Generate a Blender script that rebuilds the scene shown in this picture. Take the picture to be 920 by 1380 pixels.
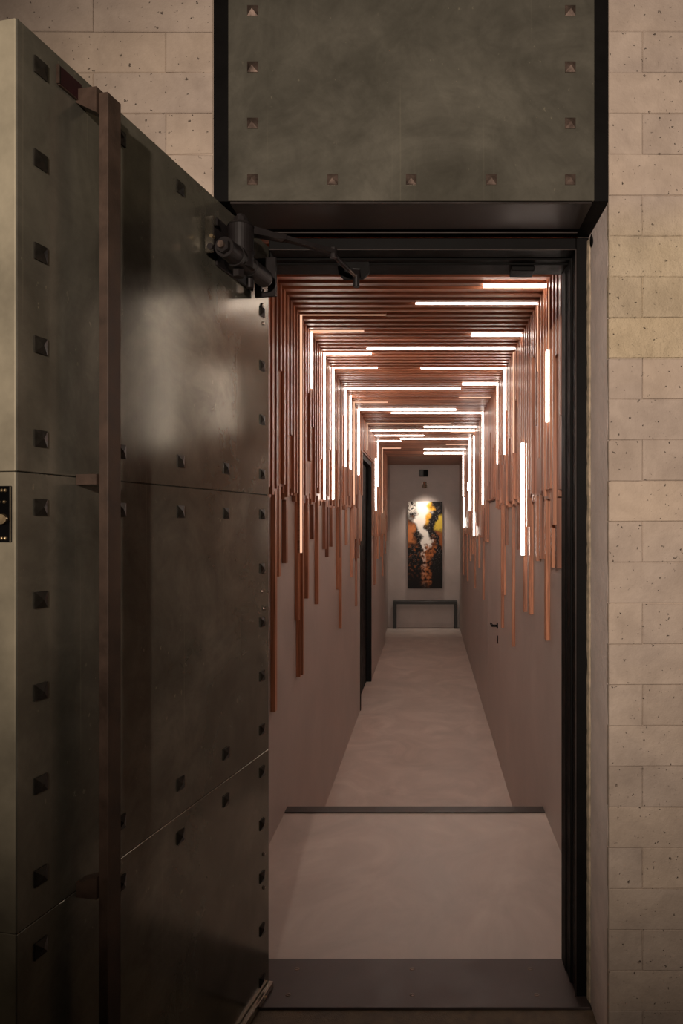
import bpy, bmesh, math, random
from mathutils import Vector, noise
random.seed(7)
S = bpy.context.scene
for o in list(bpy.data.objects): bpy.data.objects.remove(o)
col = S.collection

# ---------------------------------------------------------------- camera
EYE = 1.47            # eye height above the entrance floor (z = 0)
F, VX, VY = 930.0, 577.5, 706.0     # focal length and vanishing point in pixels of the 920x1380 frame
cd = bpy.data.cameras.new('camera'); cam = bpy.data.objects.new('camera', cd); col.objects.link(cam)
cam.location = (0, 0, EYE); cam.rotation_euler = (math.pi/2, 0, 0)
cd.sensor_fit = 'VERTICAL'; cd.sensor_height = 36.0; cd.lens = F/1380*36
cd.shift_x = (460-VX)/1380; cd.shift_y = (VY-690)/1380
cd.clip_start = .05; cd.clip_end = 60
S.camera = cam
# ---------------------------------------------------------------- world, lights, exposure
w = bpy.data.worlds.new('world'); S.world = w; w.use_nodes = True
w.node_tree.nodes['Background'].inputs[0].default_value = (1.0, .80, .62, 1)
w.node_tree.nodes['Background'].inputs[1].default_value = .032
S.view_settings.view_transform = 'Standard'; S.view_settings.look = 'None'
S.view_settings.gamma = 1; S.view_settings.use_curve_mapping = False
S.view_settings.exposure = 0.2
def spot(name, loc, tgt, power, colr, size, blend, rad):
    l = bpy.data.lights.new(name, 'SPOT'); l.energy = power; l.color = colr
    l.spot_size = math.radians(size); l.spot_blend = blend; l.shadow_soft_size = rad
    o = bpy.data.objects.new(name, l); col.objects.link(o); o.location = loc
    o.rotation_euler = (Vector(tgt)-Vector(loc)).to_track_quat('-Z', 'Y').to_euler()
    return o
spot('porch_lamp', (-.31, -1.3, EYE+.62), (.36, 1.9, EYE+.62), 370, (1.0, .83, .70), 73, 1.0, .04)
LED = 14.0

# ---------------------------------------------------------------- node helpers
def mat(name):
    m = bpy.data.materials.new(name); m.use_nodes = True
    nt = m.node_tree; return m, nt, nt.nodes['Principled BSDF']
def N(nt, t, **kw):
    n = nt.nodes.new(t)
    for k, v in kw.items():
        if k in n.inputs: n.inputs[k].default_value = v
        else: setattr(n, k, v)
    return n
def L(nt, a, ao, b, bi): nt.links.new(a.outputs[ao], b.inputs[bi])
def coords(nt, scale=(1,1,1), kind='Position'):
    if kind == 'Position': g = N(nt, 'ShaderNodeNewGeometry')
    else: g = N(nt, 'ShaderNodeTexCoord')
    mp = N(nt, 'ShaderNodeMapping'); mp.inputs['Scale'].default_value = scale
    L(nt, g, kind, mp, 'Vector'); return mp
def noi(nt, src, scale, detail=4, rough=.55, dist=0):
    n = N(nt, 'ShaderNodeTexNoise'); n.inputs['Scale'].default_value = scale
    n.inputs['Detail'].default_value = detail; n.inputs['Roughness'].default_value = rough
    n.inputs['Distortion'].default_value = dist
    L(nt, src, 'Vector', n, 'Vector'); return n
def ramp(nt, src, out, stops):
    r = N(nt, 'ShaderNodeValToRGB'); e = r.color_ramp.elements
    while len(e) < len(stops): e.new(.5)
    for i, (p, c) in enumerate(stops):
        e[i].position = p; e[i].color = (c[0], c[1], c[2], 1) if hasattr(c, '__len__') else (c, c, c, 1)
    L(nt, src, out, r, 'Fac'); return r
def mixc(nt, fac, a, b, mode='MIX'):
    m = N(nt, 'ShaderNodeMix', data_type='RGBA', blend_type=mode)
    if isinstance(fac, (int, float)): m.inputs[0].default_value = fac
    else: nt.links.new(fac, m.inputs[0])
    for s, v in ((6, a), (7, b)):
        if isinstance(v, tuple): m.inputs[s].default_value = (*v, 1)
        else: nt.links.new(v, m.inputs[s])
    return m
def bump(nt, h, p, strength, dist):
    b = N(nt, 'ShaderNodeBump'); b.inputs['Strength'].default_value = strength; b.inputs['Distance'].default_value = dist
    nt.links.new(h, b.inputs['Height']); L(nt, b, 'Normal', p, 'Normal'); return b
def simple(name, c, rough=.5, metal=0.0, var=.25, scale=6, bumpy=0.0, rvar=.1, spec=.5):
    m, nt, p = mat(name); mp = coords(nt); p.inputs['Specular IOR Level'].default_value = spec
    n = noi(nt, mp, scale, 6, .6)
    lo = tuple(x*(1-var) for x in c); hi = tuple(min(1, x*(1+var)) for x in c)
    r = ramp(nt, n, 'Fac', [(.3, lo), (.7, hi)]); L(nt, r, 'Color', p, 'Base Color')
    p.inputs['Metallic'].default_value = metal
    rr = ramp(nt, n, 'Fac', [(.3, max(0, rough-rvar)), (.7, min(1, rough+rvar))]); L(nt, rr, 'Color', p, 'Roughness')
    if bumpy:
        n2 = noi(nt, mp, scale*12, 5); bump(nt, n2.outputs['Fac'], p, 1, bumpy)
    return m

def wood(name, sc):
    m, nt, p = mat(name); mp = coords(nt, sc)
    oi = N(nt, 'ShaderNodeObjectInfo')
    ad = N(nt, 'ShaderNodeVectorMath', operation='ADD'); L(nt, mp, 'Vector', ad, 0)
    cm = N(nt, 'ShaderNodeCombineXYZ')
    mu = N(nt, 'ShaderNodeMath', operation='MULTIPLY'); mu.inputs[1].default_value = 37
    L(nt, oi, 'Random', mu, 0)
    for i in range(3): L(nt, mu, 'Value', cm, i)
    L(nt, cm, 'Vector', ad, 1)
    n = noi(nt, ad, 1.0, 6, .62, .6)
    r = ramp(nt, n, 'Fac', [(.28, (.18, .073, .040)), (.5, (.45, .195, .113)), (.72, (.66, .33, .20))])
    t = ramp(nt, oi, 'Random', [(0, (.58, .52, .50)), (.5, (.92, .90, .88)), (1, (1.3, 1.25, 1.15))])
    x = mixc(nt, 1.0, r.outputs['Color'], t.outputs['Color'], 'MULTIPLY')
    nt.links.new(x.outputs[2], p.inputs['Base Color'])
    p.inputs['Roughness'].default_value = .42
    p.inputs['Coat Weight'].default_value = .06; p.inputs['Coat Roughness'].default_value = .2
    bump(nt, n.outputs['Fac'], p, .3, .001)
    return m
M = {}
M['wood_v'] = wood('walnut_upright', (60, 60, 2.2))
M['wood_h'] = wood('walnut_across', (2.2, 60, 60))

def metal_patina():
    m, nt, p = mat('patinated_steel'); mp = coords(nt)
    big = noi(nt, mp, 2.6, 6, .62, 1.0); mid = noi(nt, mp, 11, 6, .7, .6)
    r = ramp(nt, big, 'Fac', [(.3, (.130, .122, .096)), (.5, (.190, .179, .144)), (.72, (.275, .258, .208))])
    r2 = ramp(nt, mid, 'Fac', [(.3, .78), (.7, 1.2)])
    x = mixc(nt, .8, r.outputs['Color'], r2.outputs['Color'], 'MULTIPLY')
    # short pale scuffs and long hairline scratches
    sn = noi(nt, coords(nt, (34, 34, 20)), 2.0, 3, .6); sr = ramp(nt, sn, 'Fac', [(.68, 0.0), (.71, 1.0)])
    mk = noi(nt, mp, 4, 3); mkr = ramp(nt, mk, 'Fac', [(.48, 0.0), (.6, 1.0)])
    hn = noi(nt, coords(nt, (150, 150, 1.1)), 1.0, 1, .5); hr = ramp(nt, hn, 'Fac', [(.73, 0.0), (.76, 1.0)])
    s1 = N(nt, 'ShaderNodeMath', operation='MULTIPLY'); L(nt, sr, 'Color', s1, 0); L(nt, mkr, 'Color', s1, 1)
    s2 = N(nt, 'ShaderNodeMath', operation='MULTIPLY_ADD'); L(nt, hr, 'Color', s2, 0); s2.inputs[1].default_value = .30; nt.links.new(s1.outputs[0], s2.inputs[2])
    s3 = N(nt, 'ShaderNodeMath', operation='MULTIPLY'); nt.links.new(s2.outputs[0], s3.inputs[0]); s3.inputs[1].default_value = .55
    y = mixc(nt, s3.outputs[0], x.outputs[2], (.42, .38, .28))
    nt.links.new(y.outputs[2], p.inputs['Base Color'])
    p.inputs['Metallic'].default_value = .62
    rr = ramp(nt, big, 'Fac', [(.3, .17), (.7, .22)]); L(nt, rr, 'Color', p, 'Roughness')
    wv = noi(nt, mp, 4, 2, .4)
    bump(nt, wv.outputs['Fac'], p, .3, .006)
    return m
M['steel'] = metal_patina()
M['edge'] = simple('lit_olive_edge_steel', (.33, .295, .215), .5, .35, .35, 5)  # lamp light on the free edge put into a paler steel colour
M['bronze'] = simple('browned_steel', (.045, .026, .017), .55, .1, .5, 14, .0004)
M['stud'] = simple('dark_stud_iron', (.15, .108, .088), .35, .7, .6, 30)
M['leafstud'] = simple('blackened_stud_iron', (.022, .019, .015), .4, .5, .6, 30)
M['black'] = simple('black_painted_steel', (.004, .0036, .0034), .6, .0, .3, 12, .0002, .1, .1)
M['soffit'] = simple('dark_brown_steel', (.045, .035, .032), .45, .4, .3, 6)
M['closer'] = simple('black_enamel', (.012, .0095, .0095), .45, .0, .2, 20, 0, .05, .3)
M['chrome'] = simple('bright_steel', (.6, .55, .48), .22, 1.0, .2, 20)
M['maroon'] = simple('maroon_glass', (.018, .003, .005), .12, 0, .2, 10)
M['brass'] = simple('worn_brass', (.55, .42, .25), .3, .9, .2, 20)
M['threshold'] = simple('bronze_threshold', (.085, .065, .062), .5, .3, .3, 5)
M['plasterin'] = simple('grey_mauve_plaster', (.50, .43, .40), .55, 0, .12, 2.2, .0012)
M['sealant'] = simple('flaking_sealant', (.50, .40, .28), .8, 0, .4, 40, .004)
M['ground'] = simple('brown_paving', (.15, .11, .072), .7, 0, .35, 20, .002)
M['dark'] = simple('dark_core', (.04, .035, .03), .8, 0, .1, 4)  # even dark brown for the ceiling slab and the threshold bed
M['bench'] = simple('dark_grey_tube_steel', (.035, .035, .034), .45, .3, .15, 10)
M['doorblack'] = simple('black_door_paint', (.005, .005, .005), .5, 0, .2, 10, 0, .1, .15)

def microcement():
    m, nt, p = mat('trowelled_microcement'); mp = coords(nt, (1, .9, 1))
    n = noi(nt, mp, 2.2, 6, .6, 1.5)
    r = ramp(nt, n, 'Fac', [(.3, (.50, .425, .38)), (.52, (.60, .51, .46)), (.72, (.70, .61, .55))])
    L(nt, r, 'Color', p, 'Base Color')
    rr = ramp(nt, n, 'Fac', [(.3, .38), (.7, .55)]); L(nt, rr, 'Color', p, 'Roughness')
    n2 = noi(nt, mp, 9, 4); bump(nt, n2.outputs['Fac'], p, .3, .004)
    return m
M['floor'] = microcement()

def blockmat(name, joint=False):
    m, nt, p = mat(name); mp = coords(nt)
    n = noi(nt, mp, 9, 7, .65, .4)
    paint = ramp(nt, n, 'Fac', [(.3, (.36, .295, .245)), (.7, (.49, .41, .345))])
    raw = ramp(nt, n, 'Fac', [(.3, (.42, .345, .24)), (.7, (.60, .505, .365))])
    g = N(nt, 'ShaderNodeNewGeometry'); sx = N(nt, 'ShaderNodeSeparateXYZ'); L(nt, g, 'Position', sx, 0)
    band = N(nt, 'ShaderNodeMapRange'); band.inputs[1].default_value = EYE+.452; band.inputs[2].default_value = EYE+.460
    L(nt, sx, 'Z', band, 0)
    band2 = N(nt, 'ShaderNodeMapRange'); band2.inputs[1].default_value = EYE+.76; band2.inputs[2].default_value = EYE+.90
    band2.inputs[3].default_value = 1; band2.inputs[4].default_value = .0; L(nt, sx, 'Z', band2, 0)
    mu = N(nt, 'ShaderNodeMath', operation='MULTIPLY'); L(nt, band, 0, mu, 0); L(nt, band2, 0, mu, 1)
    c = mixc(nt, mu.outputs[0], paint.outputs['Color'], raw.outputs['Color'])
    # pits and rust flecks
    pn = noi(nt, mp, 70, 3, .6); pr = ramp(nt, pn, 'Fac', [(.27, 1.0), (.33, 0.0)])
    pm = N(nt, 'ShaderNodeMath', operation='MULTIPLY'); L(nt, pr, 'Color', pm, 0); pm.inputs[1].default_value = .55
    oi = N(nt, 'ShaderNodeObjectInfo'); tr = ramp(nt, oi, 'Random', [(0, (.90, .89, .88)), (.5, (1, 1, 1)), (1, (1.07, 1.05, 1.0))])
    lg = noi(nt, mp, 2.3, 5, .6, .8); lr = ramp(nt, lg, 'Fac', [(.3, (.86, .85, .86)), (.7, (1.10, 1.08, 1.04))])
    t1 = mixc(nt, 1.0, c.outputs[2], tr.outputs['Color'], 'MULTIPLY'); t2 = mixc(nt, 1.0, t1.outputs[2], lr.outputs['Color'], 'MULTIPLY')
    c2 = mixc(nt, pm.outputs[0], t2.outputs[2], (.16, .10, .06))
    nt.links.new(c2.outputs[2], p.inputs['Base Color']); p.inputs['Roughness'].default_value = .85
    h1 = noi(nt, mp, 38, 6, .7)
    ms = N(nt, 'ShaderNodeMath', operation='MULTIPLY_ADD'); L(nt, mu, 0, ms, 0); ms.inputs[1].default_value = .8; ms.inputs[2].default_value = .35
    hh = N(nt, 'ShaderNodeMath', operation='MULTIPLY'); L(nt, h1, 'Fac', hh, 0); L(nt, ms, 0, hh, 1)
    hp = N(nt, 'ShaderNodeMath', operation='SUBTRACT'); L(nt, hh, 0, hp, 0); L(nt, pr, 'Color', hp, 1)
    bump(nt, hp.outputs[0], p, 1.0, .010)
    return m
M['block'] = blockmat('painted_concrete_block')
M['reveal'] = simple('mauve_grey_render', (.80, .69, .63), .75, 0, .14, 7, .002)

def emit(name, c, s):
    m, nt, p = mat(name)
    e = N(nt, 'ShaderNodeEmission'); e.inputs[0].default_value = (*c, 1); e.inputs[1].default_value = s
    # the diffuser itself is faintly uneven
    mp = coords(nt); n = noi(nt, mp, 3, 2); r = ramp(nt, n, 'Fac', [(.2, .92), (.8, 1.0)])
    x = mixc(nt, 1.0, r.outputs['Color'], c, 'MULTIPLY'); nt.links.new(x.outputs[2], e.inputs[0])
    nt.links.new(e.outputs[0], nt.nodes['Material Output'].inputs[0]); nt.nodes.remove(p)
    return m
M['led'] = emit('lit_diffuser', (1.0, .86, .75), LED)
M['slat_glow'] = emit('lit_slat_glow', (1.0, .56, .36), 1.0)  # dim emission standing in for slat faces lit by recessed strips

# ---------------------------------------------------------------- mesh helpers
def box_bm(bm, x0, x1, y0, y1, z0, z1):
    r = bmesh.ops.create_cube(bm, size=1.0)['verts']
    for v in r:
        v.co = Vector((x0+(x1-x0)*(v.co.x+.5), y0+(y1-y0)*(v.co.y+.5), z0+(z1-z0)*(v.co.z+.5)))
    return r
def obj(name, bm, m, parent=None, bevel=0, smooth=False, seg=1):
    if bevel:
        bmesh.ops.bevel(bm, geom=bm.edges[:], offset=bevel, segments=seg, affect='EDGES', profile=.5)
    me = bpy.data.meshes.new(name); bm.normal_update(); bm.to_mesh(me); bm.free()
    me.materials.append(m if not isinstance(m, str) else M[m])
    if smooth:
        for p in me.polygons: p.use_smooth = True
    o = bpy.data.objects.new(name, me); col.objects.link(o)
    if parent: o.parent = parent
    return o
def box(name, b, m, parent=None, bevel=0):
    bm = bmesh.new(); box_bm(bm, *b); return obj(name, bm, m, parent, bevel)
def cyl_bm(bm, p0, p1, r0, r1=None, seg=20):
    p0, p1 = Vector(p0), Vector(p1); d = p1-p0; r1 = r0 if r1 is None else r1
    v = bmesh.ops.create_cone(bm, cap_ends=True, segments=seg, radius1=r0, radius2=r1, depth=d.length)['verts']
    q = d.to_track_quat('Z', 'Y'); c = (p0+p1)/2
    for x in v: x.co = q @ x.co + c
def cyl(name, p0, p1, r0, m, parent=None, r1=None, seg=20):
    bm = bmesh.new(); cyl_bm(bm, p0, p1, r0, r1, seg); return obj(name, bm, m, parent)
def poly_prism(bm, pts, off):
    """pts: list of 3-D points of a planar outline; off: extrusion vector"""
    a = [bm.verts.new(Vector(p)) for p in pts]; b = [bm.verts.new(Vector(p)+Vector(off)) for p in pts]
    bm.faces.new(a); bm.faces.new(b[::-1]); n = len(a)
    for i in range(n): bm.faces.new((a[i], b[i], b[(i+1) % n], a[(i+1) % n]))
    bmesh.ops.recalc_face_normals(bm, faces=bm.faces[:])
def tag(o, label, cat, group=None, kind=None):
    if label: o['label'] = label
    if cat: o['category'] = cat
    if group: o['group'] = group
    if kind: o['kind'] = kind
    return o
def empty(name, loc=(0,0,0), rz=0):
    o = bpy.data.objects.new(name, None); col.objects.link(o); o.location = loc; o.rotation_euler = (0,0,rz)
    o.empty_display_size = .1; return o
def share(name, me, parent, loc, scale=(1,1,1), rot=None, m=None):
    o = bpy.data.objects.new(name, me); col.objects.link(o); o.parent = parent; o.location = loc; o.scale = scale
    if rot: o.rotation_euler = rot
    return o
UNIT = {}
def unit(m):
    if m not in UNIT:
        bm = bmesh.new(); bmesh.ops.create_cube(bm, size=1.0)
        me = bpy.data.meshes.new('slat_'+m); bm.to_mesh(me); bm.free(); me.materials.append(M[m]); UNIT[m] = me
    return UNIT[m]
def ubox(name, m, parent, x0, x1, y0, y1, z0, z1):
    return share(name, unit(m), parent, ((x0+x1)/2, (y0+y1)/2, (z0+z1)/2), (x1-x0, y1-y0, z1-z0))

# ---------------------------------------------------------------- dimensions (world: x right, y away, z up)
XL, XR = -.732, .591          # corridor wall faces
HL = 1.996                    # eye above the lower corridor floor
ZLOW = EYE-HL
YF, YB = 1.902, 2.33          # outer wall front and back faces
YEND = 13.33; YNICHE = 11.67
TS = .022; TF = .015          # slat thickness, back and front layer
HC = 1.13                     # slat underside above the eye
CEIL = EYE+HC+(TS+TF)
OR, OL = .496, -.594          # opening sides under / beside the lintel
HBOX = EYE+.8876
TOP = EYE+2.0

# ---------------------------------------------------------------- setting: floors
f = box('floor', (XL-.1, XR+.1, YB, 3.514, -.12, 0), 'floor'); tag(f, 'pale trowelled concrete landing just inside the doorway', 'floor', None, 'structure')
lf = box('floor', (-1.0, XR+.1, 3.52, YEND, ZLOW-.1, ZLOW), 'floor'); tag(lf, 'lower concrete corridor floor running to the far wall', 'floor', None, 'structure')
st = empty('steps', (0, 3.52, ZLOW)); tag(st, 'concrete steps leading down from the landing, hidden behind its edge', 'steps', None, 'structure')
for k, zz in enumerate((.35, .175)):
    box('step', (XL, XR, .28*k+.001, .28*(k+1), 0, zz), 'floor', st)
gr = box('floor', (-4, 4, -3, 2.092, -.12, -.004), 'ground'); tag(gr, 'brown ground outside the doorway in the foreground', 'ground', None, 'structure')
box('floor_base', (-.66, OR, 2.093, YB, -.12, -.004), 'dark')
bpy.data.objects['floor_base']['kind'] = 'structure'
tag(bpy.data.objects['floor_base'], 'dark bed under the threshold plate', 'floor')
nz = box('trim_1', (XL, XR, 3.505, 3.575, .0005, .0065), 'soffit'); tag(nz, 'thin dark metal nosing across the landing edge', 'nosing', None, 'structure')

# ---------------------------------------------------------------- setting: corridor walls
DY0, DY1, DTOP = 7.36, 8.78, EYE+.775        # dark doorway in the left wall
RD0, RD1, RTOP = 5.86, 6.86, EYE+.205         # flush door in the right wall
def multi(name, boxes, m, label, cat):
    bm = bmesh.new()
    for b in boxes: box_bm(bm, *b)
    o = obj(name, bm, m); tag(o, label, cat, None, 'structure'); return o
wl = multi('wall_left', [(XL-.14, XL, YB, DY0, ZLOW, CEIL), (XL-.14, XL, DY1, YNICHE, ZLOW, CEIL),
        (XL-.14, XL, DY0, DY1, DTOP, CEIL), (-1.0, -.79, YNICHE, YEND, ZLOW, CEIL), (XL-.14, -.7901, YNICHE-.05, YNICHE, ZLOW, CEIL)],
        'plasterin', 'grey mauve plaster corridor wall on the left under upright slats', 'wall')
wr = multi('wall_right', [(XR, XR+.14, YB, RD0-.004, ZLOW, CEIL), (XR, XR+.14, RD1+.004, YEND, ZLOW, CEIL),
        (XR, XR+.14, RD0-.004, RD1+.004, RTOP+.004, CEIL), (XR+.05, XR+.14, RD0-.004, RD1+.004, ZLOW, RTOP+.004)],
        'plasterin', 'grey mauve plaster corridor wall on the right under upright slats', 'wall')
we = box('wall_back', (-1.0, XR+.14, YEND, YEND+.12, ZLOW, CEIL), 'plasterin'); tag(we, 'plain grey plaster wall at the far end of the corridor', 'wall', None, 'structure')
ce = box('ceiling', (-1.0, XR+.14, YB, YEND, CEIL, CEIL+.1), 'dark'); tag(ce, 'corridor ceiling lined with cross slats of reddish wood', 'ceiling', None, 'structure')
bb = box('baseboard_back', (-.788, XR-.002, YEND-.012, YEND-.0005, ZLOW+.0005, ZLOW+.055), 'plasterin'); tag(bb, 'low skirting at the foot of the far wall', 'baseboard', None, 'structure')

# dark doorway, left
d2 = empty('door_2', (XL, DY0, ZLOW)); tag(d2, 'black door with black frame set in the left corridor wall', 'door', None, 'structure')
dh = DTOP-ZLOW; dw = DY1-DY0
box('door_leaf', (-.10, -.055, .06, dw-.06, .01, dh-.06), 'doorblack', d2, .002)
for nm, b in (('jamb', (-.12, .006, .001, .055, 0.001, dh-.001)), ('jamb', (-.12, .006, dw-.055, dw-.001, 0.001, dh-.001)), ('head', (-.12, .006, .0555, dw-.0555, dh-.055, dh-.001))):
    box(nm, b, 'doorblack', d2, .001)
# flush door, right
d3 = empty('door_3', (XR, RD0, ZLOW)); tag(d3, 'flush plastered door in the right corridor wall with black lever', 'door', None, 'structure')
box('door_leaf', (.001, .045, .003, RD1-RD0-.003, .006, RTOP-ZLOW-.002), 'plasterin', d3, .0015)
hz = EYE-.873-ZLOW
lv = empty('door_handle', (0, .055, hz)); lv.parent = d3; lv['label'] = 'black lever handle'
cyl('rose', (-.008, 0, 0), (.001, 0, 0), .026, 'black', lv)
cyl('spindle', (-.045, 0, 0), (-.008, 0, 0), .010, 'black', lv)
bm = bmesh.new(); box_bm(bm, -.055, -.037, -.012, .135, -.009, .009); obj('lever', bm, 'black', lv, .004)
kh = box('keyhole_plate', (-.006, .001, .035, .075, hz-.15, hz-.085), 'black', d3, .002)

# ---------------------------------------------------------------- slats
cells = []; y = 2.66
while y < YNICHE-.04:
    p = .041 if y < 7 else .0555
    cells.append((y, p)); y += p
nc = len(cells)
front = [i % 2 == 0 for i in range(nc)]
def yl_back(x): return -XL*F/(VX-x)         # depth of a slat touching the left wall at pixel column x
def yr_back(x): return XR*F/(x-VX)
longL = [(364,960),(369.5,777),(380,759),(396,837),(399.3,912),(409,807),(417,727),(424,814),(434,740),(437.5,751),(443,737),
         (453,794),(456.5,847),(464.5,734),(471.5,778),(478,817),(482,735),(503,788),(507.5,753),(512,750),(514.5,776),(518,746)]
longR = [(756.5,766),(750.3,765),(741,863),(733,753),(728,756),(718.5,828),(710.5,825),(702,741),(694.5,872),(685,735),(681.5,802),(679,846),
         (662,822),(653,808),(647,765),(641.5,793),(638,747),(635,756),(631,783),(626.5,775),(620.5,766)]
Lend, Rend = {}, {}
for lst, fn, tgt in ((longL, yl_back, Lend), (longR, yr_back, Rend)):
    for x, ye in lst:
        yy = fn(x); k = min(range(nc), key=lambda i: abs(cells[i][0]-yy))
        tgt[k] = EYE-(ye-VY)*yy/F
def tier(y): 
    if y < 6.6: return EYE+.15
    return EYE-.15
# -- light strips first, so the slats can leave room for them
strips = []    # dict(y, w, ceil=(x0,x1,drop), left=(z0,z1,proud), right=..., mat)
def yc(py): return HC*F/(VY-py)
def add(kind, py=None, x=None, a=None, b=None, t=3, m='led', wall=None, wt=3):
    """kind C: ceiling strip at pixel row py from column a to b (None = to the wall); wall=(side, row0, row1)"""
    t *= .72; wt *= .75
    s = {'m': m, 'w': .02}
    if kind == 'C':
        y = yc(py); s['y'] = y; s['w'] = wid = min(.022, max(.008, .7*t*y*y/(HC*F))); dr = max(.0015, t*y/F - wid*HC/y)
        x0 = XL+(TS+TF)+.001 if a is None else (a-VX)*y/F
        x1 = XR-(TS+TF)-.001 if b is None else (b-VX)*y/F
        s['ceil'] = (x0, x1, min(dr, .03)); s['touch'] = ('left' if a is None else '')+('right' if b is None else '')
        if wall: s[wall[0]] = (None, EYE+(VY-wall[1])*y/F, max(.003, wt*y/F-wid*.6/y))
    else:
        X = -(XL+(TS+TF)) if kind == 'left' else XR-(TS+TF)
        y = X*F/abs(x-VX); s['y'] = y; s['w'] = wid = min(.022, max(.010, .5*wt*y*y/(abs(X)*F)))
        s[kind] = (EYE+(VY-a)*y/F, EYE+(VY-b)*y/F, min(.03, max(.003, wt*y/F-wid*abs(X)/y)))
    s['id'] = len(strips); strips.append(s)
add('C', 382, a=651, b=None, t=8)
add('C', 408, a=560, b=None, t=3.4)
add('C', 424, a=None, b=520, t=1.5, m='slat_glow', wall=('left', 745), wt=4)  # glow along a slat edge, put in as dim emission
add('C', 445, a=None, b=490, t=3, m='slat_glow')
add('C', 450, a=635, b=None, t=5)
add('C', 469, a=494, b=None, t=3.2)
add('C', 475.5, a=None, b=500, t=4.2, wall=('left', 673), wt=3.5)
add('C', 494.5, a=None, b=508, t=2.6, wall=('left', 673), wt=3.2)
add('C', 495, a=567, b=None, t=3, wall=('right', 612), wt=4)
add('C', 516, a=623, b=None, t=4, wall=('right', 625), wt=2)
add('C', 522.5, a=None, b=620, t=3, wall=('left', 628), wt=2.5)
add('C', 535, a=618, b=None, t=1.8, m='slat_glow')
add('C', 541.5, a=None, b=522, t=1.8, m='slat_glow', wall=('left', 680), wt=2)
add('C', 551, a=None, b=614, t=3, wall=('left', 640), wt=2.4)
add('C', 555.8, a=527, b=None, t=2.2, wall=('right', 680), wt=2.6)
add('C', 570.5, a=None, b=608, t=1.8, m='slat_glow', wall=('left', 607), wt=1.5)
add('C', 574.7, a=571, b=None, t=2.2)
add('C', 579.5, a=None, b=None, t=2.2)
add('C', 582.3, a=607, b=None, t=1.6, m='slat_glow')
add('C', 586.4, a=505, b=571, t=1.8)
add('C', 590.8, a=539, b=None, t=1.8, wall=('right', 688), wt=3)
add('C', 593.8, a=None, b=540, t=1.8, wall=('left', 655), wt=1.8)
add('C', 598.5, a=601, b=None, t=1.5, m='slat_glow')
add('C', 605, a=571, b=None, t=1.8)
add('C', 610, a=571, b=None, t=2.6, wall=('right', 669), wt=1.8)
add('C', 603.5, a=None, b=540, t=1.5, m='slat_glow', wall=('left', 692), wt=1.4)
add('left', x=418.5, a=447, b=522, wt=3.5)
add('left', x=471.5, a=530, b=632, wt=2.6)
add('left', x=505.5, a=618, b=688, wt=2)
add('right', x=738.5, a=472, b=568, wt=4.5)
add('right', x=740, a=388, b=470, wt=1.6, m='slat_glow')
add('right', x=706.5, a=597, b=748, wt=6.5)
add('right', x=725, a=412, b=500, wt=1.5, m='slat_glow')
add('right', x=693, a=474, b=610, wt=3, m='slat_glow')  # a lit slat, built as a dim emitter
add('right', x=638.8, a=587, b=690, wt=1.6)
add('right', x=639.6, a=691, b=722, wt=3)
add('right', x=625.6, a=671, b=711, wt=2.4)
add('right', x=631, a=650, b=661, wt=2)
# one more just inside the door: the photograph shows it as the second streak mirrored in the open leaf
strips.append({'m': 'led', 'w': .022, 'y': 2.79, 'right': (EYE+1.10, EYE+.36, .003), 'id': len(strips), 'hidden': True})
for s in strips:
    if 'ceil' in s: continue
for s in strips:
    for side in ('left', 'right'):
        if side in s and s[side][0] is None: s[side] = (EYE+HC, s[side][1], min(.03, s[side][2]))

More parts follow.
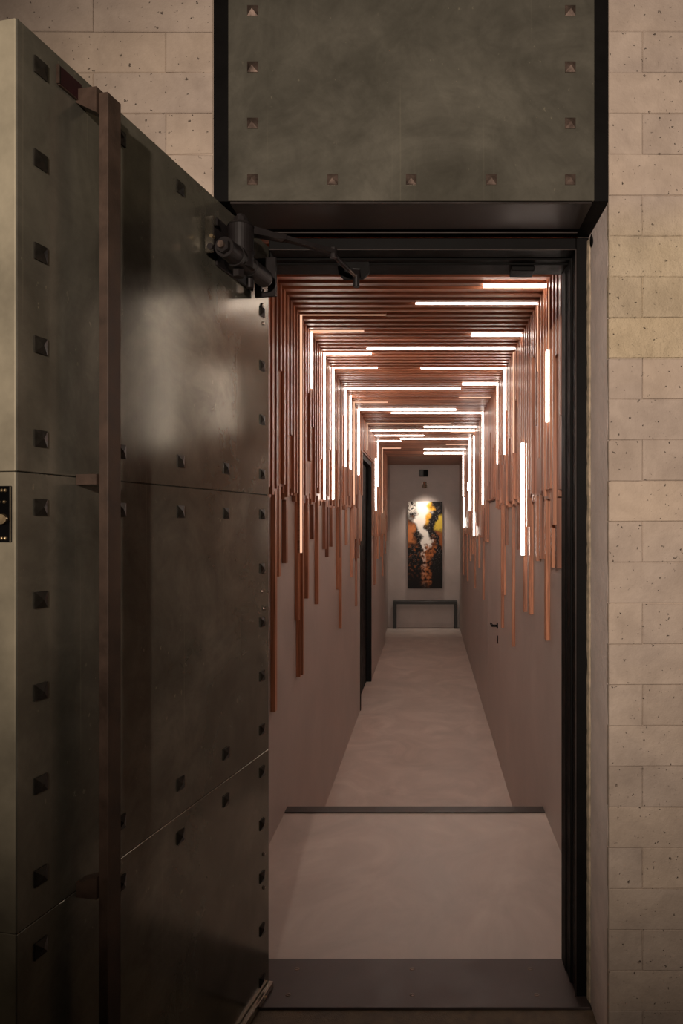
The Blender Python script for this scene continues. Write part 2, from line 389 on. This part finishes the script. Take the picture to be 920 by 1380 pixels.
def cuts(ya, yb, key):
    """intervals taken by strips in the front layer of this cell"""
    out = []
    for s in strips:
        if key in s and s['y'] < yb-.001 and s['y']+s['w'] > ya+.001:
            if key == 'ceil': out.append((s['ceil'][0]-.002, s['ceil'][1]+.002))
            else: out.append((s[key][1]-.002, s[key][0]+.002))
    return out
def remain(a, b, cs):
    segs = [(a, b)]
    for c0, c1 in cs:
        n = []
        for s0, s1 in segs:
            if c1 <= s0 or c0 >= s1: n.append((s0, s1)); continue
            if c0-s0 > .02: n.append((s0, c0))
            if s1-c1 > .02: n.append((c1, s1))
        segs = n
    return segs
rnd = random.Random(21)
G = .002
cnt = {'c': 0, 'l': 0, 'r': 0}
for i, (y, p) in enumerate(cells):
    ya, yb = y+G, y+p-G
    if i % 2 == 1: ya, yb = y-G*.5, y+p+G*.5
    # back layer
    ubox('slat', 'wood_h', ce, XL+.001, XR-.001, ya, yb, EYE+HC+TF+.0005, CEIL-.0005); cnt['c'] += 1
    zl = Lend.get(i, tier(y)+rnd.choice((0, 0, .03, -.03)))
    if ya > DY0-.05 and yb < DY1+.03: zl = DTOP+.004
    ubox('slat', 'wood_v', wl, XL+.0005, XL+TS, ya, yb, zl, EYE+HC+TF); cnt['l'] += 1
    zr = Rend.get(i, tier(y)+rnd.choice((0, 0, .03, -.03)))
    if RD0-.03 < y < RD1-.15: zr = RTOP+.01
    ubox('slat', 'wood_v', wr, XR-TS, XR-.0005, ya, yb, zr, EYE+HC+TF); cnt['r'] += 1
    # front layer
    fa, fb = y+.003, y+p-.003
    if front[i]:
        for a, b in remain(XL+TS+.001, XR-TS-.001, cuts(fa, fb, 'ceil')):
            ubox('slat', 'wood_h', ce, a, b, fa, fb, EYE+HC, EYE+HC+TF-.0005); cnt['c'] += 1
        for side, par, k in (('left', wl, 'l'), ('right', wr, 'r')):
            r = rnd.random()
            z0 = EYE + (-9 if r < .58 else rnd.uniform(.2, .6) if r < .85 else rnd.uniform(.6, .9))
            base = zl if side == 'left' else zr
            z0 = max(z0, base + (.012 if base > EYE+.1 or rnd.random() < .3 else rnd.uniform(.1, .5)))
            for a, b in remain(z0, EYE+HC-.0005, cuts(fa, fb, side)):
                if cnt[k] >= 299: continue
                if side == 'left': ubox('slat', 'wood_v', par, XL+TS+.0005, XL+(TS+TF), fa, fb, a, b)
                else: ubox('slat', 'wood_v', par, XR-(TS+TF), XR-TS-.0005, fa, fb, a, b)
                cnt[k] += 1
print('slats', cnt, 'cells', nc)
# plain wood board between the last slats and the far wall
tb = box('ceiling_board', (-.789, XR-.001, YNICHE+.02, YEND-.002, CEIL-.03, CEIL-.0005), 'wood_h', ce)

ORD = ['nearest', 'second', 'third', 'fourth', 'fifth', 'sixth', 'seventh', 'eighth', 'ninth', 'tenth', 'eleventh', 'twelfth', 'thirteenth', 'fourteenth']
classes = {}
for s in strips:
    if s.get('hidden'): c = 'hidden'
    elif 'ceil' in s and 'left' in s: c = 'Lleft'
    elif 'ceil' in s and 'right' in s: c = 'Lright'
    elif 'ceil' in s: c = {'': 'cmid', 'left': 'cleft', 'right': 'cright', 'leftright': 'cfull'}[s['touch']]
    else: c = 'left' if 'left' in s else 'right'
    classes.setdefault((c, s['m']), []).append(s)
TXT = {'Lleft': '%s light strip bent from the ceiling down the left wall', 'Lright': '%s light strip bent from the ceiling down the right wall',
       'cmid': '%s light strip amid the ceiling slats touching neither wall', 'cleft': '%s ceiling light strip starting at the left wall',
       'cright': '%s ceiling light strip ending at the right wall', 'cfull': '%s light strip spanning the whole ceiling from wall to wall',
       'left': 'upright %s light strip among the left wall slats', 'right': 'upright %s light strip among the right wall slats'}
for (c, mm), ls in classes.items():
    ls.sort(key=lambda s: s['y'])
    for k, s in enumerate(ls):
        cn = 'bright white' if mm == 'led' else 'dim amber slat-glow'
        if c == 'hidden': lab = 'upright light strip just inside the doorway, mirrored on the open steel door'
        else:
            lab = TXT[c] % cn
            if len(ls) > 1: lab += ', ' + ORD[k] + ' from the doorway' if k else ', nearest the doorway'
        s['label'] = lab
for s in sorted(strips, key=lambda s: s['y']):
    bm = bmesh.new(); hb = bmesh.new(); y0, y1 = s['y'], s['y']+s['w']
    if 'ceil' in s:
        x0, x1, dr = s['ceil']; box_bm(bm, x0, x1, y0, y1, EYE+HC-dr, EYE+HC)
        box_bm(hb, x0, x1, y0, y1, EYE+HC+.0002, EYE+HC+TF)
    if 'left' in s:
        z1, z0, pr = s['left']; box_bm(bm, XL+(TS+TF), XL+(TS+TF)+pr, y0, y1, z0, z1-.0001)
        box_bm(hb, XL+TS+.0006, XL+(TS+TF)-.0002, y0, y1, z0, z1-.0001)
    if 'right' in s:
        z1, z0, pr = s['right']; box_bm(bm, XR-(TS+TF)-pr, XR-(TS+TF), y0, y1, z0, z1-.0001)
        box_bm(hb, XR-(TS+TF)+.0002, XR-TS-.0006, y0, y1, z0, z1-.0001)
    r_ = empty('light_strip', (0, y0, EYE+HC)); tag(r_, s['label'], 'light', 'light strips between the corridor slats')
    for nm, b_, m_ in (('diffuser', bm, s['m']), ('backing', hb, 'wood_h' if 'ceil' in s else 'wood_v')):
        o = obj(nm, b_, m_, r_); o.location = (0, -y0, -EYE-HC)

# ---------------------------------------------------------------- far end: painting, spot, box, bench
PX0, PX1, PZ0, PZ1 = -.40, .264, EYE-1.242, EYE+.428
pic = empty('painting', ((PX0+PX1)/2, YEND-.05, (PZ0+PZ1)/2)); tag(pic, 'tall abstract canvas of white, amber and black pours on the far wall', 'painting')
W2, H2 = (PX1-PX0)/2, (PZ1-PZ0)/2
box('canvas_frame', (-W2, W2, .0015, .045, -H2, H2), simple('dark_canvas_edge', (.03, .02, .018), .5), pic)
nx, nz_ = 84, 200
verts = []; faces = []; cols = []
def sm(a, b, x):
    t = max(0, min(1, (x-a)/(b-a))); return t*t*(3-2*t)
def art(u0, v0):   # 0..1, v up
    X, Y = u0*W2*2, (1-v0)*H2*2
    f = lambda s_, k, o=5: noise.fractal(Vector((X*s_, Y*s_, k)), .8, 2.1, o)
    w1, w2, w3 = f(3.2, 1), f(7, 5), f(19, 9, 4)
    u = u0 + .16*w1 + .07*w2; t = 1-v0 + .07*f(2.6, 13) + .03*f(9, 17)
    white, amber, gold = Vector((.98, .90, .82)), Vector((.80, .40, .05)), Vector((.66, .46, .06))
    rust, orange, black = Vector((.33, .10, .03)), Vector((.62, .21, .07)), Vector((.008, .006, .006))
    c = black.copy()
    c = c.lerp(orange, sm(.26, .12, u)*sm(.20, .30, t)*sm(.54, .44, t))
    c = c.lerp(gold, sm(.84, .92, u)*sm(.10, .2, t)*sm(.42, .34, t))
    c = c.lerp(rust, sm(.82, .92, u)*sm(.36, .42, t)*sm(.58, .5, t))
    c = c.lerp(amber, sm(.36, .44, u)*sm(.74, .62, u)*sm(.36, .24, t)*sm(-.35, .1, w2+.1))
    cx = .36 + .12*sm(.1, .55, t) - .02*sm(.6, .9, t)
    c = c.lerp(rust.lerp(orange, sm(-.1, .5, w3)), sm(.22, .13, abs(u-cx-.09))*sm(.40, .52, t)*sm(1.0, .88, t)*sm(-.5, .1, w3+.1))
    wd = .24 - .12*sm(.1, .5, t) - .03*sm(.5, .8, t)
    k = sm(wd*1.15, wd*.55, abs(u-cx)) * (1-.92*sm(.48, .86, t)) * (1 if t < .5 else sm(-.25, .35, w3+.2*(1-t)))
    tl = sm(.30, .1, u)*sm(.24, .12, t)*sm(.1, -.1, w3*w2*4-.05)      # white cells, top left
    c = c.lerp(white, max(k, tl))
    if c.length < .15:                                                # pale lacing over the black
        lace = sm(.03, .0, abs(w3-.02))*sm(.9, .5, t)*.8 + sm(.02, .0, abs(w2-.12))*.35*sm(.7, .4, t)
        c = c.lerp(Vector((.42, .36, .33)), min(1, lace))
        c = c.lerp(rust, sm(.25, .5, w3)*sm(.3, .15, abs(u0-.12))*sm(.45, .55, t)*sm(.9, .7, t))
    return c
for j in range(nz_+1):
    for i in range(nx+1):
        verts.append((-W2+2*W2*i/nx, 0, -H2+2*H2*j/nz_)); cols.append(art(i/nx, j/nz_))
for j in range(nz_):
    for i in range(nx):
        a = j*(nx+1)+i; faces.append((a, a+1, a+nx+2, a+nx+1))
me = bpy.data.meshes.new('canvas'); me.from_pydata(verts, [], faces)
at = me.color_attributes.new('paint', 'FLOAT_COLOR', 'POINT')
for i, c in enumerate(cols): at.data[i].color = (c[0], c[1], c[2], 1)
pm_, nt, p = mat('poured_paint'); a = N(nt, 'ShaderNodeAttribute', attribute_name='paint'); L(nt, a, 'Color', p, 'Base Color')
p.inputs['Roughness'].default_value = .45; p.inputs['Specular IOR Level'].default_value = .2
me.materials.append(pm_); cv = bpy.data.objects.new('canvas', me); col.objects.link(cv); cv.parent = pic

wb = empty('wall_box', (-.092, YEND, EYE+.975)); tag(wb, 'small dark square box on the far wall near the ceiling', 'box')
box('housing', (-.085, .085, -.09, -.0005, -.065, .065), 'bench', wb, .004)
box('grille', (-.01, .075, -.096, -.0905, -.055, .055), 'black', wb, .001)
sl = empty('picture_light', (-.078, YEND, EYE+.74)); tag(sl, 'small chrome spotlight on the far wall above the painting', 'light')
cyl('mounting_plate', (0, -.012, .03), (0, -.0005, .03), .045, 'chrome', sl)
cyl('arm', (0, -.14, .05), (0, -.012, .03), .010, 'chrome', sl)
bm = bmesh.new(); cyl_bm(bm, (0, -.15, .06), (0, -.115, -.035), .036, .050, 20); obj('lamp_shade', bm, 'chrome', sl)
spot('picture_lamp', (-.06, YEND-.42, EYE+.80), (-.06, YEND-.05, EYE-.25), 46, (1.0, .86, .72), 80, 1.0, .06)

bn = empty('bench', (0, 13.12, ZLOW)); tag(bn, 'low dark metal console bench against the far wall', 'bench')
bx0, bx1, bh, bt = -.677, .543, .525, .058
box('top_board', (bx0, bx1, 0, .19, bh-bt, bh), 'bench', bn, .003)
for x0 in (bx0, bx1-bt):
    for y0 in (0, .19-bt): box('leg', (x0, x0+bt, y0, y0+bt, .0005, bh-bt-.0005), 'bench', bn, .003)

# ---------------------------------------------------------------- outer wall with concrete blocks
wf = multi('wall_front', [(OR+.006, 3.2, YF+.0035, YB-.001, -.12, TOP), (-3.2, -.66, YF+.0035, YB-.001, -.12, TOP),
                    (-.66, OL, YF+.0035, YB-.001, HBOX+.001, TOP), (XL-.14, XR+.14, YB, YB+.15, CEIL+.1, TOP)],
           'block', 'painted concrete block wall around the doorway', 'wall')
rv = box('render_coat', (OR, OR+.0055, YF+.010, 2.139, -.01, HBOX), 'reveal', wf); rv['label'] = 'smooth mauve grey render on the door reveal'
# courses
CH = .1125; z = EYE+.457 - 30*CH
row = 0
brnd = random.Random(5)
def block_mesh(wd, h):
    bm = bmesh.new(); box_bm(bm, 0, wd, 0, .022, 0, h)
    for v in bm.verts:
        v.co += Vector((brnd.uniform(-.0006, .0006), brnd.uniform(-.0006, .0006), brnd.uniform(-.0016, .0016)))
    bmesh.ops.bevel(bm, geom=[e for e in bm.edges if all(v.co.y < .01 for v in e.verts)], offset=.0018, segments=1, affect='EDGES')
    me = bpy.data.meshes.new('brick'); bm.to_mesh(me); bm.free(); me.materials.append(M['block'])
    return me
BM = {}
def block(x0, x1, z, h):
    if x1-x0 < .02: return
    key = (round(x1-x0, 3), round(h, 3), brnd.randrange(3))
    if key not in BM: BM[key] = block_mesh(x1-x0-.0014, h-.0014)
    share('brick', BM[key], wf, (x0, YF-.001+brnd.uniform(0, .0012), z))
nb = 0
while z < TOP-.01:
    h = min(CH, TOP-z)
    if z+h > -.01:
        zz = max(z, -.011); hh = h-(zz-z)
        first = .094 if row % 2 else .29
        x = OR; wdt = first
        while x < 1.15: block(x, x+wdt, zz, hh); x += wdt; wdt = .39; nb += 1
        x = OL if zz > HBOX-.06 else -.66; wdt = .13 if row % 2 else .33
        if zz < HBOX < zz+hh and x == OL: pass
        while x > -1.75: block(x-wdt, x, zz, hh); x -= wdt; wdt = .39; nb += 1
    z += CH; row += 1
print('blocks', nb)
# flaking sealant bead beside the frame
bm = bmesh.new(); n = 150; prev = None
for i in range(n+1):
    zz = .0+(HBOX-.012)*i/n; wv = .0105+.0035*noise.noise(Vector((0, 0, zz*14)))+.002*noise.noise(Vector((3, 0, zz*60)))
    yv = 2.139-.026+.005*noise.noise(Vector((5, 0, zz*9)))
    ring = [bm.verts.new((OR-.0002, 2.1393, zz)), bm.verts.new((OR-.0002, yv, zz)), bm.verts.new((OR-wv*.35, yv+.008, zz)), bm.verts.new((OR-wv*.6, 2.1393, zz))]
    if prev:
        for k in range(3): bm.faces.new((prev[k], prev[k+1], ring[k+1], ring[k]))
    prev = ring
bmesh.ops.recalc_face_normals(bm, faces=bm.faces[:])
sb = obj('sealant_bead', bm, 'sealant', wf, smooth=True); sb['label'] = 'flaking cream sealant along the frame'
bm = bmesh.new(); bmesh.ops.create_icosphere(bm, subdivisions=2, radius=.012)
for v in bm.verts: v.co = Vector((v.co.x*.4, v.co.y*1.0, v.co.z*1.5))*(1+.5*noise.noise(v.co*90))+Vector((OR-.003, 2.09, HBOX-.028))
obj('anchor_plug', bm, 'black', wf, smooth=True)

# ---------------------------------------------------------------- door frame
fr = empty('trim_2', (0, 2.14, 0)); tag(fr, 'black painted steel frame around the doorway', 'door frame', None, 'structure')
Hh = EYE+.849
def fbox(name, b, m='black', bev=.002): return box(name, (b[0], b[1], b[2]-2.14, b[3]-2.14, b[4], b[5]), m, fr, bev)
fbox('jamb', (.4575, OR-.0005, 2.14, 2.20, .004, HBOX-.0005))
fbox('jamb', (-.6595, -.60, 2.14, 2.329, .004, HBOX-.0005))
fbox('door_stop', (.4515, OR-.0005, 2.2005, 2.26, .004, Hh-.001)); fbox('door_stop', (.4475, OR-.0005, 2.2605, 2.329, .004, Hh-.001))
fbox('head', (-.495, .457, 2.14, 2.20, Hh, HBOX-.0005)); fbox('head', (-.5995, OR-.0005, 2.2085, 2.24, Hh-.004, HBOX-.0005))
fbox('head_stop', (-.5995, OR-.0005, 2.2405, 2.329, Hh-.008, HBOX-.0005))
fbox('strike_box', (.27, .345, 2.25, 2.31, Hh-.024, Hh-.0085))
# raised ridges on the frame edge
fbox('ridge', (.4535, .4575, 2.136, 2.1395, .004, Hh), 'soffit', .001); fbox('ridge', (-.495, .457, 2.136, 2.1395, Hh-.001, Hh+.003), 'soffit', .001)

# threshold plate
th = empty('threshold_plate', (-.05, 2.21, 0)); tag(th, 'dark bronze threshold plate with countersunk screws across the doorway', 'threshold')
box('plate', (-.585, .54, -.117, .119, -.0115, .003), 'threshold', th, .0015)
for sx, sy in ((400,1307),(555,1307),(714,1307),(388,1342),(555,1342),(723,1342)):
    yy = EYE*F/(sy-VY); xx = (sx-VX)*yy/F
    bm = bmesh.new(); cyl_bm(bm, (xx+.05, yy-2.21, .0031), (xx+.05, yy-2.21, .0042), .0085, .0065, 14)
    s_ = obj('screw', bm, 'stud', th)
    box('slot', (xx+.05-.005, xx+.05+.005, yy-2.21-.0008, yy-2.21+.0008, .0042, .0047), 'black', s_)

# ---------------------------------------------------------------- steel lintel
ln = empty('steel_lintel', (0, YF, HBOX)); tag(ln, 'riveted steel box lintel above the doorway', 'lintel')
LH = TOP-HBOX
box('box_core', (OL+.001, OR-.001, .0, .2375, .001, LH), 'black', ln, .001)
box('face_plate', (-.551, .455, -.006, -.0005, .0005, LH), 'steel', ln, .0012)
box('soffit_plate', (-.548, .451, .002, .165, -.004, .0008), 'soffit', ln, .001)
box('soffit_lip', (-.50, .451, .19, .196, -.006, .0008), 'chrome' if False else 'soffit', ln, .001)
def pyramid(w=.0145, h=.0115, m='stud'):
    bm = bmesh.new(); b = [bm.verts.new((sx*w, 0, sz*w)) for sx, sz in ((-1,-1),(1,-1),(1,1),(-1,1))]
    c = [bm.verts.new((sx*w, -.0025, sz*w)) for sx, sz in ((-1,-1),(1,-1),(1,1),(-1,1))]
    t = bm.verts.new((0, -h, 0)); bm.faces.new(b[::-1])
    for i in range(4):
        j = (i+1) % 4; bm.faces.new((b[i], b[j], c[j], c[i])); bm.faces.new((c[i], c[j], t))
    bmesh.ops.recalc_face_normals(bm, faces=bm.faces[:])
    me = bpy.data.meshes.new('stud'); bm.to_mesh(me); bm.free(); me.materials.append(M[m]); return me
PM = pyramid()
xs = [-.4835, -.264, -.048, .172, .3885]
rows_ = [EYE+.9455+k*.1545 - HBOX for k in range(7)]
for x in xs: share('stud', PM, ln, (x, -.0061, rows_[0]))
for zz in rows_[1:]:
    for x in (xs[0], xs[-1]): share('stud', PM, ln, (x, -.0061, zz))

# ---------------------------------------------------------------- open door leaf
ang = math.atan2(-.979, -.205)
dr = empty('door_1', (-.506, 2.184, 0), ang); tag(dr, 'heavy patinated steel door standing open on the left, studded with square rivets', 'door', None, 'structure')
LW, LT, LTOP, LBOT = 1.01, .075, 2.348, .012
box('core', (.002, LW-.004, -LT+.004, -.004, LBOT+.002, LTOP-.003), 'black', dr)
seams = [LBOT, EYE-.712, EYE+.091, LTOP]
for a, b in zip(seams, seams[1:]):
    box('face_plate', (.0, LW, -.0035, 0, a+.0007, b-.0007), 'steel', dr, .0012)
    box('back_plate', (.0, LW, -LT, -LT+.0035, a+.0007, b-.0007), 'steel', dr, .0012)
    box('edge_plate', (LW-.0035, LW+.0005, -LT+.004, -.0036, a+.0007, b-.0007), 'edge', dr, .001)
box('top_cap', (.002, LW-.004, -LT+.004, -.004, LTOP-.003, LTOP), 'steel', dr, .001)
cols_ = [.957, .730, .503, .276, .049]
g1 = [.823, .656, .489, .322, .154]; g2 = [.030, -.137, -.303, -.470, -.636]; g3 = [-.766, -.929, -1.092, -1.255, -1.412]
PR = (0, 0, math.pi)
PD = pyramid(.0150, .0080, 'leafstud')
def lstud(u, h): share('stud', PD, dr, (u, .0004, EYE+h), (1.0, 1, 1), PR)
for h in g1+g2+g3: lstud(cols_[0], h)
for h in g1[1:]+g2+g3: lstud(cols_[-1], h)
for h in (g1[0], g1[-1], g2[0], g2[-1], g3[0], g3[-1]):
    for u in cols_[1:4]: 
        if h == g1[0] and u < .45: continue
        lstud(u, h)
# hinge screws
for u, yy in ((.040,393),(.050,411),(.040,436),(.036,771),(.048,797),(.036,820),(.036,1151),(.048,1178),(.036,1196)):
    sc = (2.184-.979*u)/F; h = (VY-yy)*sc
    b_ = cyl('hinge_screw', (u, .0003, EYE+h), (u, .004, EYE+h), .0065, 'stud', dr, .005, 12)
    cyl('socket', (u, .0041, EYE+h), (u, .0046, EYE+h), .0025, 'chrome', b_, None, 6)
# hinges on the hinge edge
for hz_ in (.25, 1.1, 2.05):
    hg = cyl('hinge', (-.010, -LT*.5, hz_-.05), (-.010, -LT*.5, hz_+.05), .009, 'black', dr, None, 14)
# maroon plate
mp_ = box('indicator_plate', (.857, .915, .0003, .004, EYE+.826, EYE+.852), 'maroon', dr, .001); mp_['label'] = 'maroon glass plate with bright rim'
mp_.data.materials[0] = M['maroon']
for b in ((.9155, .9180, .0003, .007, EYE+.821, EYE+.857), (.855, .9150, .0003, .006, EYE+.8195, EYE+.8218)):
    box('rim', b, 'bronze', mp_, .0008)
box('glass', (.8555, .915, .0041, .0055, EYE+.822, EYE+.856), 'maroon', mp_, .0006)
# flat pull bar on three brackets
pb = empty('pull_bar', (0, 0, 0)); pb.parent = dr; pb['label'] = 'tall browned steel pull bar'
bb_ = box('bar', (.8195, .860, .046, .066, .045, EYE+.833), 'bronze', pb, .0015)
for h in (.826, .086, -.705):
    bm = bmesh.new(); zc = EYE+h
    if h > .5: pts = [(.836, .0005, zc-.010), (.836, .0455, zc-.034), (.836, .0455, zc+.016), (.836, .0005, zc+.016)]
    elif h > 0: pts = [(.836, .0005, zc-.010), (.836, .0455, zc-.010), (.836, .0455, zc+.010), (.836, .0005, zc+.010)]
    else: pts = [(.836, .0005, zc-.018), (.836, .0455, zc-.018), (.836, .0455, zc+.024), (.836, .0005, zc+.010)]
    poly_prism(bm, pts, (.030, 0, 0)); obj('bracket', bm, 'bronze', pb)
# lock face on the free edge
lk = empty('lock', (0, 0, 0)); lk.parent = dr; lk['label'] = 'dark lock face with bright screws and latch'
box('faceplate', (LW+.0006, LW+.0035, -.062, -.009, EYE-.032, EYE+.066), simple('dark_mirror_steel', (.03, .03, .032), .18, .9), lk, .001)
box('rim', (LW+.0036, LW+.0046, -.0115, -.0095, EYE-.031, EYE+.065), 'chrome', lk)
for s_, h in ((-.020, .058), (-.027, .058), (-.035, .058), (-.020, -.025), (-.027, -.025), (-.035, -.025), (-.022, .038), (-.033, .038)):
    bm = bmesh.new(); bmesh.ops.create_uvsphere(bm, u_segments=10, v_segments=6, radius=.0032)
    for v in bm.verts: v.co += Vector((LW+.0038, s_, EYE+h))
    obj('screw', bm, 'brass', lk, smooth=True)
cyl('latch_roller', (LW+.001, -.026, EYE+.008), (LW+.012, -.022, EYE+.008), .010, 'brass', lk, .0085)
# sweep along the bottom
sw = box('bottom_sweep', (.0, LW-.01, .0005, .016, .004, .026), 'chrome', dr, .002)
for u in (.06, .24, .42, .60): cyl('screw', (u, .0161, .015), (u, .018, .015), .004, 'brass', sw, None, 10)

# ---------------------------------------------------------------- door closer
U0 = .30
clr = empty('door_closer', (-.506, 2.184, EYE+.78), ang); tag(clr, 'black enamelled hydraulic door closer with jointed arm at the top of the open door', 'door closer')
box('mounting_plate', (.12, .335, .0008, .007, -.085, .045), 'closer', clr, .002)
bm = bmesh.new()
cyl_bm(bm, (U0, .058, -.085), (U0, .058, .028), .034, seg=28); cyl_bm(bm, (U0, .058, .028), (U0, .058, .036), .036, .030, 28)
cyl_bm(bm, (U0, .058, -.045), (U0, .058, -.038), .0355, seg=28)
obj('spring_housing', bm, 'closer', clr)
cyl('cap', (U0, .058, .036), (U0, .058, .052), .022, 'closer', clr, .019, 8)
cyl('cap_nut', (U0, .058, .052), (U0, .058, .060), .013, 'closer', clr, None, 6)
tube = empty('cylinder', (0,0,0)); tube.parent = clr
bm = bmesh.new(); cyl_bm(bm, (.40, .062, -.065), (.165, .062, -.065), .026, seg=28); cyl_bm(bm, (.345, .062, -.065), (.335, .062, -.065), .029, seg=28)
cyl_bm(bm, (.262, .062, -.065), (.257, .062, -.065), .0272, seg=28); cyl_bm(bm, (.165, .062, -.065), (.150, .062, -.065), .026, .019, 28)
obj('barrel', bm, 'closer', tube)
cyl('end_nut', (.401, .062, -.065), (.412, .062, -.065), .020, 'closer', tube, .019, 6)
cyl('valve_screw', (.412, .062, -.065), (.420, .062, -.065), .009, 'stud', tube, None, 12)
cyl('boss', (.31, .055, -.112), (.31, .055, -.09), .015, 'closer', clr, None, 6)
cyl('boss', (.24, .055, -.118), (.24, .055, -.09), .010, 'closer', clr, None, 12)
box('side_bracket', (.392, .399, .006, .030, -.075, .020), 'chrome', clr, .002)
box('bracket_arm', (.335, .392, .010, .030, -.055, -.005), 'closer', clr, .003)
cyl('bracket_pin', (.405, .024, -.062), (.392, .024, -.062), .008, 'closer', clr, None, 12)
cyl('bracket_bolt', (.405, .028, -.035), (.392, .028, -.035), .005, 'brass', clr, None, 10)
# hinge side lug with a square hole
bm = bmesh.new()
for b in ((.105, .115, .008, .075, -.03, .015), (.105, .115, .008, .028, -.085, -.03), (.105, .115, .05, .075, -.085, -.03), (.105, .115, .008, .075, -.10, -.085)): box_bm(bm, *b)
obj('lug', bm, 'closer', clr)
# arm in world space converted to closer space
from mathutils import Matrix
MI = (Matrix.Translation((-.506, 2.184, EYE+.78)) @ Matrix.Rotation(ang, 4, 'Z')).inverted()
def W(x, y, h): return MI @ Vector((x, y, EYE+h))
def px(xp, yp, d): return W((xp-VX)*d/F, d, (VY-yp)*d/F)
a0 = Vector((U0, .058, .030)); el = px(449, 340, 2.03); ft = px(480, 374, 2.17)
def flatbar(name, p0, p1, w, t):
    d = (p1-p0); q = d.to_track_quat('X', 'Z'); bm = bmesh.new()
    box_bm(bm, 0, d.length, -w/2, w/2, -t/2, t/2)
    for v in bm.verts: v.co = q @ v.co + p0
    return obj(name, bm, 'closer', clr, .0015)
mid = a0.lerp(el, .45)
flatbar('main_arm', a0+Vector((0,0,.0)), el, .022, .009)
flatbar('arm_web', a0+Vector((0,0,-.012)), mid, .030, .012)
cyl('elbow_joint', el+Vector((0,0,-.016)), el+Vector((0,0,.012)), .011, 'closer', clr, None, 14)
cyl('link_rod', el+Vector((0,0,-.008)), el.lerp(ft, .62)+Vector((0,0,-.002)), .0075, 'closer', clr, None, 14)
cyl('link_tip', el.lerp(ft, .55)+Vector((0,0,-.002)), ft, .0048, 'stud', clr, None, 12)
cyl('foot_joint', ft+Vector((0,0,-.030)), ft+Vector((0,0,.006)), .010, 'closer', clr, None, 12)
bm = bmesh.new(); D = 2.195
poly_prism(bm, [px(454, 353, D), px(497, 353, D), px(497, 368, D), px(489, 375, D), px(463, 376, D), px(456, 368, D)], (MI.to_3x3() @ Vector((0, .0125, 0))))
obj('foot_plate', bm, 'black', clr)
flatbar('foot_lug', ft+Vector((0,0,0)), px(480, 364, D), .022, .008)
